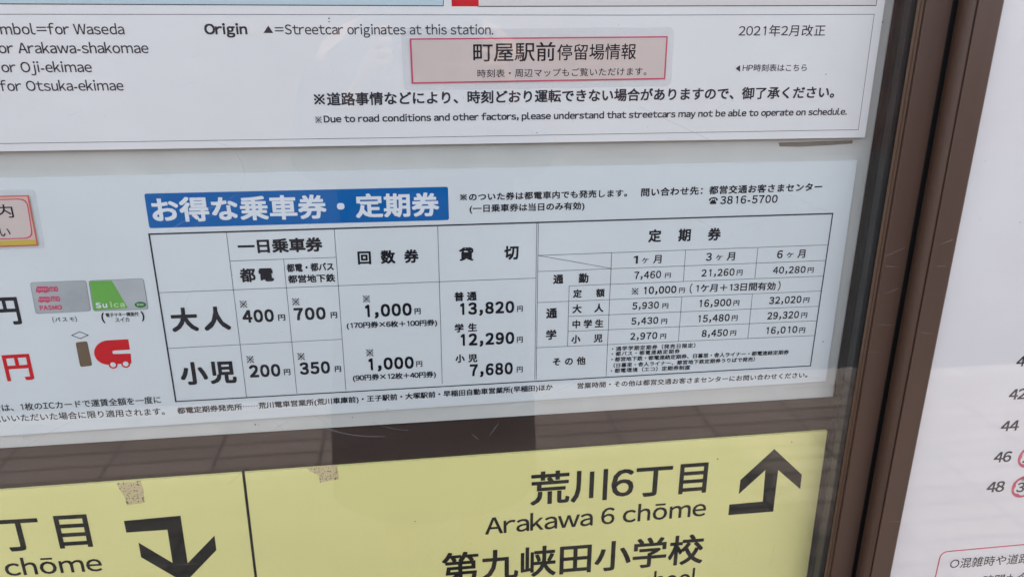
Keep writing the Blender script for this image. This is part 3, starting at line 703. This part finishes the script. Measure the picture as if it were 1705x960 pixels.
# ------------------------------------------------------------------ wear on the glass
b = MB(); yg = -0.0346
def scratch(x0, y0, x1, y1, wd=.00018, bow=0.0, seg=6):
    pts = []
    for k in range(seg + 1):
        t = k / seg; p = at(x0 + (x1 - x0) * t, y0 + (y1 - y0) * t - bow * math.sin(math.pi * t), yg); pts.append((p[0], yg - .00005, p[2]))
    for p, q in zip(pts, pts[1:]): b.line(p, q, wd)
for s in [(268, 392, 360, 342, .00035, 3), (315, 382, 380, 345, .0002, 2), (360, 345, 405, 318, .00018, 1), (510, 378, 535, 362, .00022, 1), (540, 712, 640, 726, .0004, -5), (420, 745, 480, 700, .0002, 2),
          (435, 728, 470, 705, .0002, 0), (785, 722, 798, 732, .0003, 0), (815, 725, 830, 705, .0003, 1), (380, 805, 405, 785, .0002, 0), (1150, 360, 1200, 385, .0002, 0), (1310, 322, 1352, 341, .00025, 0),
          (1360, 345, 1385, 355, .0002, 0), (1065, 178, 1180, 232, .00022, 0), (700, 380, 640, 377, .0002, 0), (330, 470, 300, 520, .00015, 2), (905, 660, 960, 636, .00022, 0), (1340, 604, 1352, 601, .0003, 0),
          (1222, 880, 1228, 925, .0003, 2), (1290, 905, 1282, 940, .00022, 0), (40, 745, 120, 700, .00022, 2), (150, 690, 210, 672, .00018, 1), (520, 690, 560, 720, .0002, 3), (455, 700, 505, 735, .00018, -3),
          (245, 945, 330, 938, .00018, 2), (940, 912, 1010, 905, .00018, 3), (990, 730, 1030, 712, .0002, 2), (620, 702, 680, 716, .00025, -3)]:
    scratch(*s)
random.seed(3)
for k in range(46):
    x, y = random.uniform(0, 1380), random.uniform(30, 950); a = random.uniform(-.9, .5); L = random.uniform(8, 46); scratch(x, y, x + L * math.cos(a), y + L * math.sin(a), random.uniform(.00007, .00013), random.uniform(-3, 3), 4)
b.build('scratches', 'scratch', ld)['kind'] = 'stuff'
b = MB()
def arc_smear(pts, wd):
    for (x0, y0), (x1, y1) in zip(pts, pts[1:]):
        p, q = at(x0, y0, yg), at(x1, y1, yg); b.line((p[0], yg - .00008, p[2]), (q[0], yg - .00008, q[2]), wd)
arc_smear([(355, 236), (375, 241), (391, 252), (402, 268), (407, 286), (406, 300), (401, 314)], .0007)
b.build('smear', 'smear', ld)

# old marks on the white panel and specks of dirt on the sheets
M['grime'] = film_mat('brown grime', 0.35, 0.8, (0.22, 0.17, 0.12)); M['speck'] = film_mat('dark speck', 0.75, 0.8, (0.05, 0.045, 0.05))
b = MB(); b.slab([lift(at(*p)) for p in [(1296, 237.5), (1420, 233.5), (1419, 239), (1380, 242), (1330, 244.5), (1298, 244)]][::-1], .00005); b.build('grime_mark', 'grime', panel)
def specks(L, Y, parent):
    b = MB()
    for x, y, r in L:
        c = at(x, y, Y); n_ = 7; v = [(c[0] + r * (.7 + .5 * random.random()) * math.cos(2 * math.pi * k / n_), Y - .0004, c[2] + r * (.7 + .5 * random.random()) * math.sin(2 * math.pi * k / n_)) for k in range(n_)]
        b.add(v, [tuple(range(n_))])
    b.build('dirt_specks', 'speck', parent)['kind'] = 'stuff'
specks([(548, 31, .0008), (548, 36.5, .0006), (1469, 37, .0007), (848, 173, .0004), (894, 221, .0005), (886, 222, .0003), (1375, 124, .0006)] + [(random.uniform(0, 1440), random.uniform(20, 225), .00028) for _ in range(26)], YT, top)
specks([(1370, 568, .0008), (425, 706, .0009), (587, 694, .0006), (645, 681, .0005), (40, 727, .0005), (430, 706, .0005)] + [(random.uniform(0, 1360), random.uniform(300, 640), .00028) for _ in range(34)], YF, fare)
specks([(691, 867, .0007), (1195, 763, .0009), (1318, 735, .0008), (1010, 850, .0004)] + [(random.uniform(0, 1340), random.uniform(830, 950), .00032) for _ in range(30)], YY, sign)
specks([(1698, 370, .0006), (1632, 366, .0005), (1640, 268, .0005), (1655, 262, .0004)] + [(random.uniform(1600, 1700), random.uniform(300, 900), .0003) for _ in range(14)], YR, rp)
for Y_, x0_, x1_, par in ((-0.0423, .4885, .5125, ld), (-0.0653, .5250, .5460, rd)):
    b = MB()
    for _ in range(60):
        z_ = CZ + random.uniform(-.66, .02); x_ = random.uniform(x0_, x1_) - SL * (z_ - CZ + .27); r = random.uniform(.00012, .00032)
        b.add([(x_ + r * math.cos(k * 1.257), Y_ - .00006, z_ + r * random.uniform(.6, 1.8) * math.sin(k * 1.257)) for k in range(5)], [(0, 1, 2, 3, 4)])
    b.build('dust_specks', 'scratch', par)['kind'] = 'stuff'
# small scratches and chips on the stiles
b = MB()
def chip(x0, y0, x1, y1, Y, wd):
    p, q = at(x0, y0, Y), at(x1, y1, Y); b.line((p[0], Y - .0001, p[2]), (q[0], Y - .0001, q[2]), wd)
for s in [(1474, 427, 1508, 411), (1450, 587, 1463, 584), (1463, 540, 1488, 541), (1476, 443, 1492, 444), (1475, 488, 1495, 480)]: chip(*s, -.0423, .00028)
b.build('paint_scratches', 'scratch', ld)['kind'] = 'stuff'
b = MB()
for s in [(1568, 406, 1586, 399), (1535, 553, 1550, 555), (1488, 867, 1502, 868), (1560, 443, 1575, 442)]: chip(*s, -.0653, .00025)
b.build('paint_scratches', 'scratch', rd)['kind'] = 'stuff'

# ------------------------------------------------------------------ the person taking the picture (seen in the glass)
YP = -1.12
man = thing('person', 'person in a long dark coat holding up a phone, seen only as a reflection', 'person', (0.03, YP, 0.0))
def skin(name, verts, edges, radii, mat, parent, root=0, sub=1):
    me = bpy.data.meshes.new(name); off = np.array(parent.location)
    me.from_pydata([tuple(np.array(v) - off) for v in verts], edges, []); me.materials.append(M[mat])
    o = bpy.data.objects.new(name, me); sc.collection.objects.link(o); o.parent = parent
    m = o.modifiers.new('skin', 'SKIN'); m.use_smooth_shade = True
    if not me.skin_vertices: 
        bpy.context.view_layer.objects.active = o
    for i, d in enumerate(me.skin_vertices[0].data):
        d.radius = (radii[i], radii[i]) if not isinstance(radii[i], tuple) else radii[i]; d.use_root = (i == root)
    u = o.modifiers.new('sub', 'SUBSURF'); u.levels = sub; u.render_levels = sub
    return o
M['skin'] = material('skin', (0.24, 0.14, 0.10), 0.6)
M['hair'] = material('black hair', (0.012, 0.010, 0.009), 0.5)
M['coat'] = material('dark wool coat', (0.018, 0.018, 0.022), 0.9)
M['trousers'] = material('dark trousers', (0.02, 0.02, 0.025), 0.85)
M['phone'] = material('black phone', (0.01, 0.01, 0.012), 0.3)
cxp = 0.03
V = [(cxp, YP, .95), (cxp, YP, 1.12), (cxp, YP, 1.30), (cxp, YP, 1.42), (cxp, YP + .02, 1.50), (cxp, YP + .03, 1.57), (cxp, YP + .04, 1.64), (cxp, YP + .03, 1.71)]
Rr = [(.15, .11), (.14, .10), (.16, .11), (.10, .08), (.055, .055), (.068, .082), (.078, .095), (.055, .07)]
Ee = [(i, i + 1) for i in range(7)]
def add_chain(start, pts, rad):
    prev = start
    for p, r in zip(pts, rad):
        V.append(p); Rr.append(r); Ee.append((prev, len(V) - 1)); prev = len(V) - 1
    return prev
for s_ in (-1, 1):
    add_chain(0, [(cxp + s_ * .09, YP, .88), (cxp + s_ * .10, YP + .02, .50), (cxp + s_ * .105, YP - .01, .12), (cxp + s_ * .11, YP + .03, .045), (cxp + s_ * .12, YP + .16, .035)], [.095, .062, .042, .04, .032])
    hx = 0.052 + s_ * .098
    wr = add_chain(3, [(cxp + s_ * .19, YP, 1.38), (cxp + s_ * .24, YP + .05, 1.12), (hx + s_ * .03, YP + .27, 1.33), (hx + s_ * .012, YP + .315, 1.375)], [.058, .045, .030, .026])
    for k in range(4):
        z = 1.432 - k * .019; L = (.9, 1.0, .95, .8)[k]
        add_chain(wr, [(hx + s_ * .004, YP + .345, z - .005), (hx - s_ * .002, YP + .345 + .022 * L, z), (hx - s_ * (.002 + .018 * L), YP + .352 + .024 * L, z + .002)], [.0095, .0085, .0075])
    add_chain(wr, [(hx - s_ * .006, YP + .325, 1.375), (hx - s_ * .022, YP + .335, 1.385)], [.011, .009])
skin('body', V, Ee, Rr, 'skin', man)
def loft(rings, name, mat, parent):
    n = 28; vv = []; ff = []
    for (x, y, z, rx, ry) in rings: vv += [(x + rx * math.cos(2 * math.pi * k / n) * (1 + .03 * math.sin(7 * k)), y + ry * math.sin(2 * math.pi * k / n) * (1 + .04 * math.sin(5 * k)), z) for k in range(n)]
    for j in range(len(rings) - 1): ff += [(j * n + k, j * n + (k + 1) % n, (j + 1) * n + (k + 1) % n, (j + 1) * n + k) for k in range(n)]
    return obj(name, vv, ff, mat, parent, smooth=True)
loft([(cxp, YP, .27, .275, .20), (cxp, YP, .50, .265, .19), (cxp, YP, .80, .235, .175), (cxp, YP, 1.02, .205, .155), (cxp, YP, 1.25, .225, .16), (cxp, YP, 1.38, .215, .14), (cxp, YP, 1.455, .13, .10), (cxp, YP + .01, 1.50, .075, .075)], 'coat', 'coat', man)
for s_ in (-1, 1):
    hx = 0.052 + s_ * .098
    A_ = [(cxp + s_ * .18, YP, 1.38, .085), (cxp + s_ * .245, YP + .05, 1.12, .070), (hx + s_ * .036, YP + .24, 1.305, .046)]
    skin('sleeve', [a[:3] for a in A_], [(0, 1), (1, 2)], [a[3] for a in A_], 'coat', man, sub=2)
hd = skin('hair', [(cxp, YP - .02, 1.60), (cxp, YP - .005, 1.70), (cxp, YP + .045, 1.745)], [(0, 1), (1, 2)], [.085, .092, .06], 'hair', man, sub=2)
b = MB(); b.box(-0.025, 0.130, -0.772, -0.764, 1.378, 1.455)
ph = b.build('phone', 'phone'); tag(ph, 'black phone held up in the person\'s hands, seen only as a reflection', 'phone')
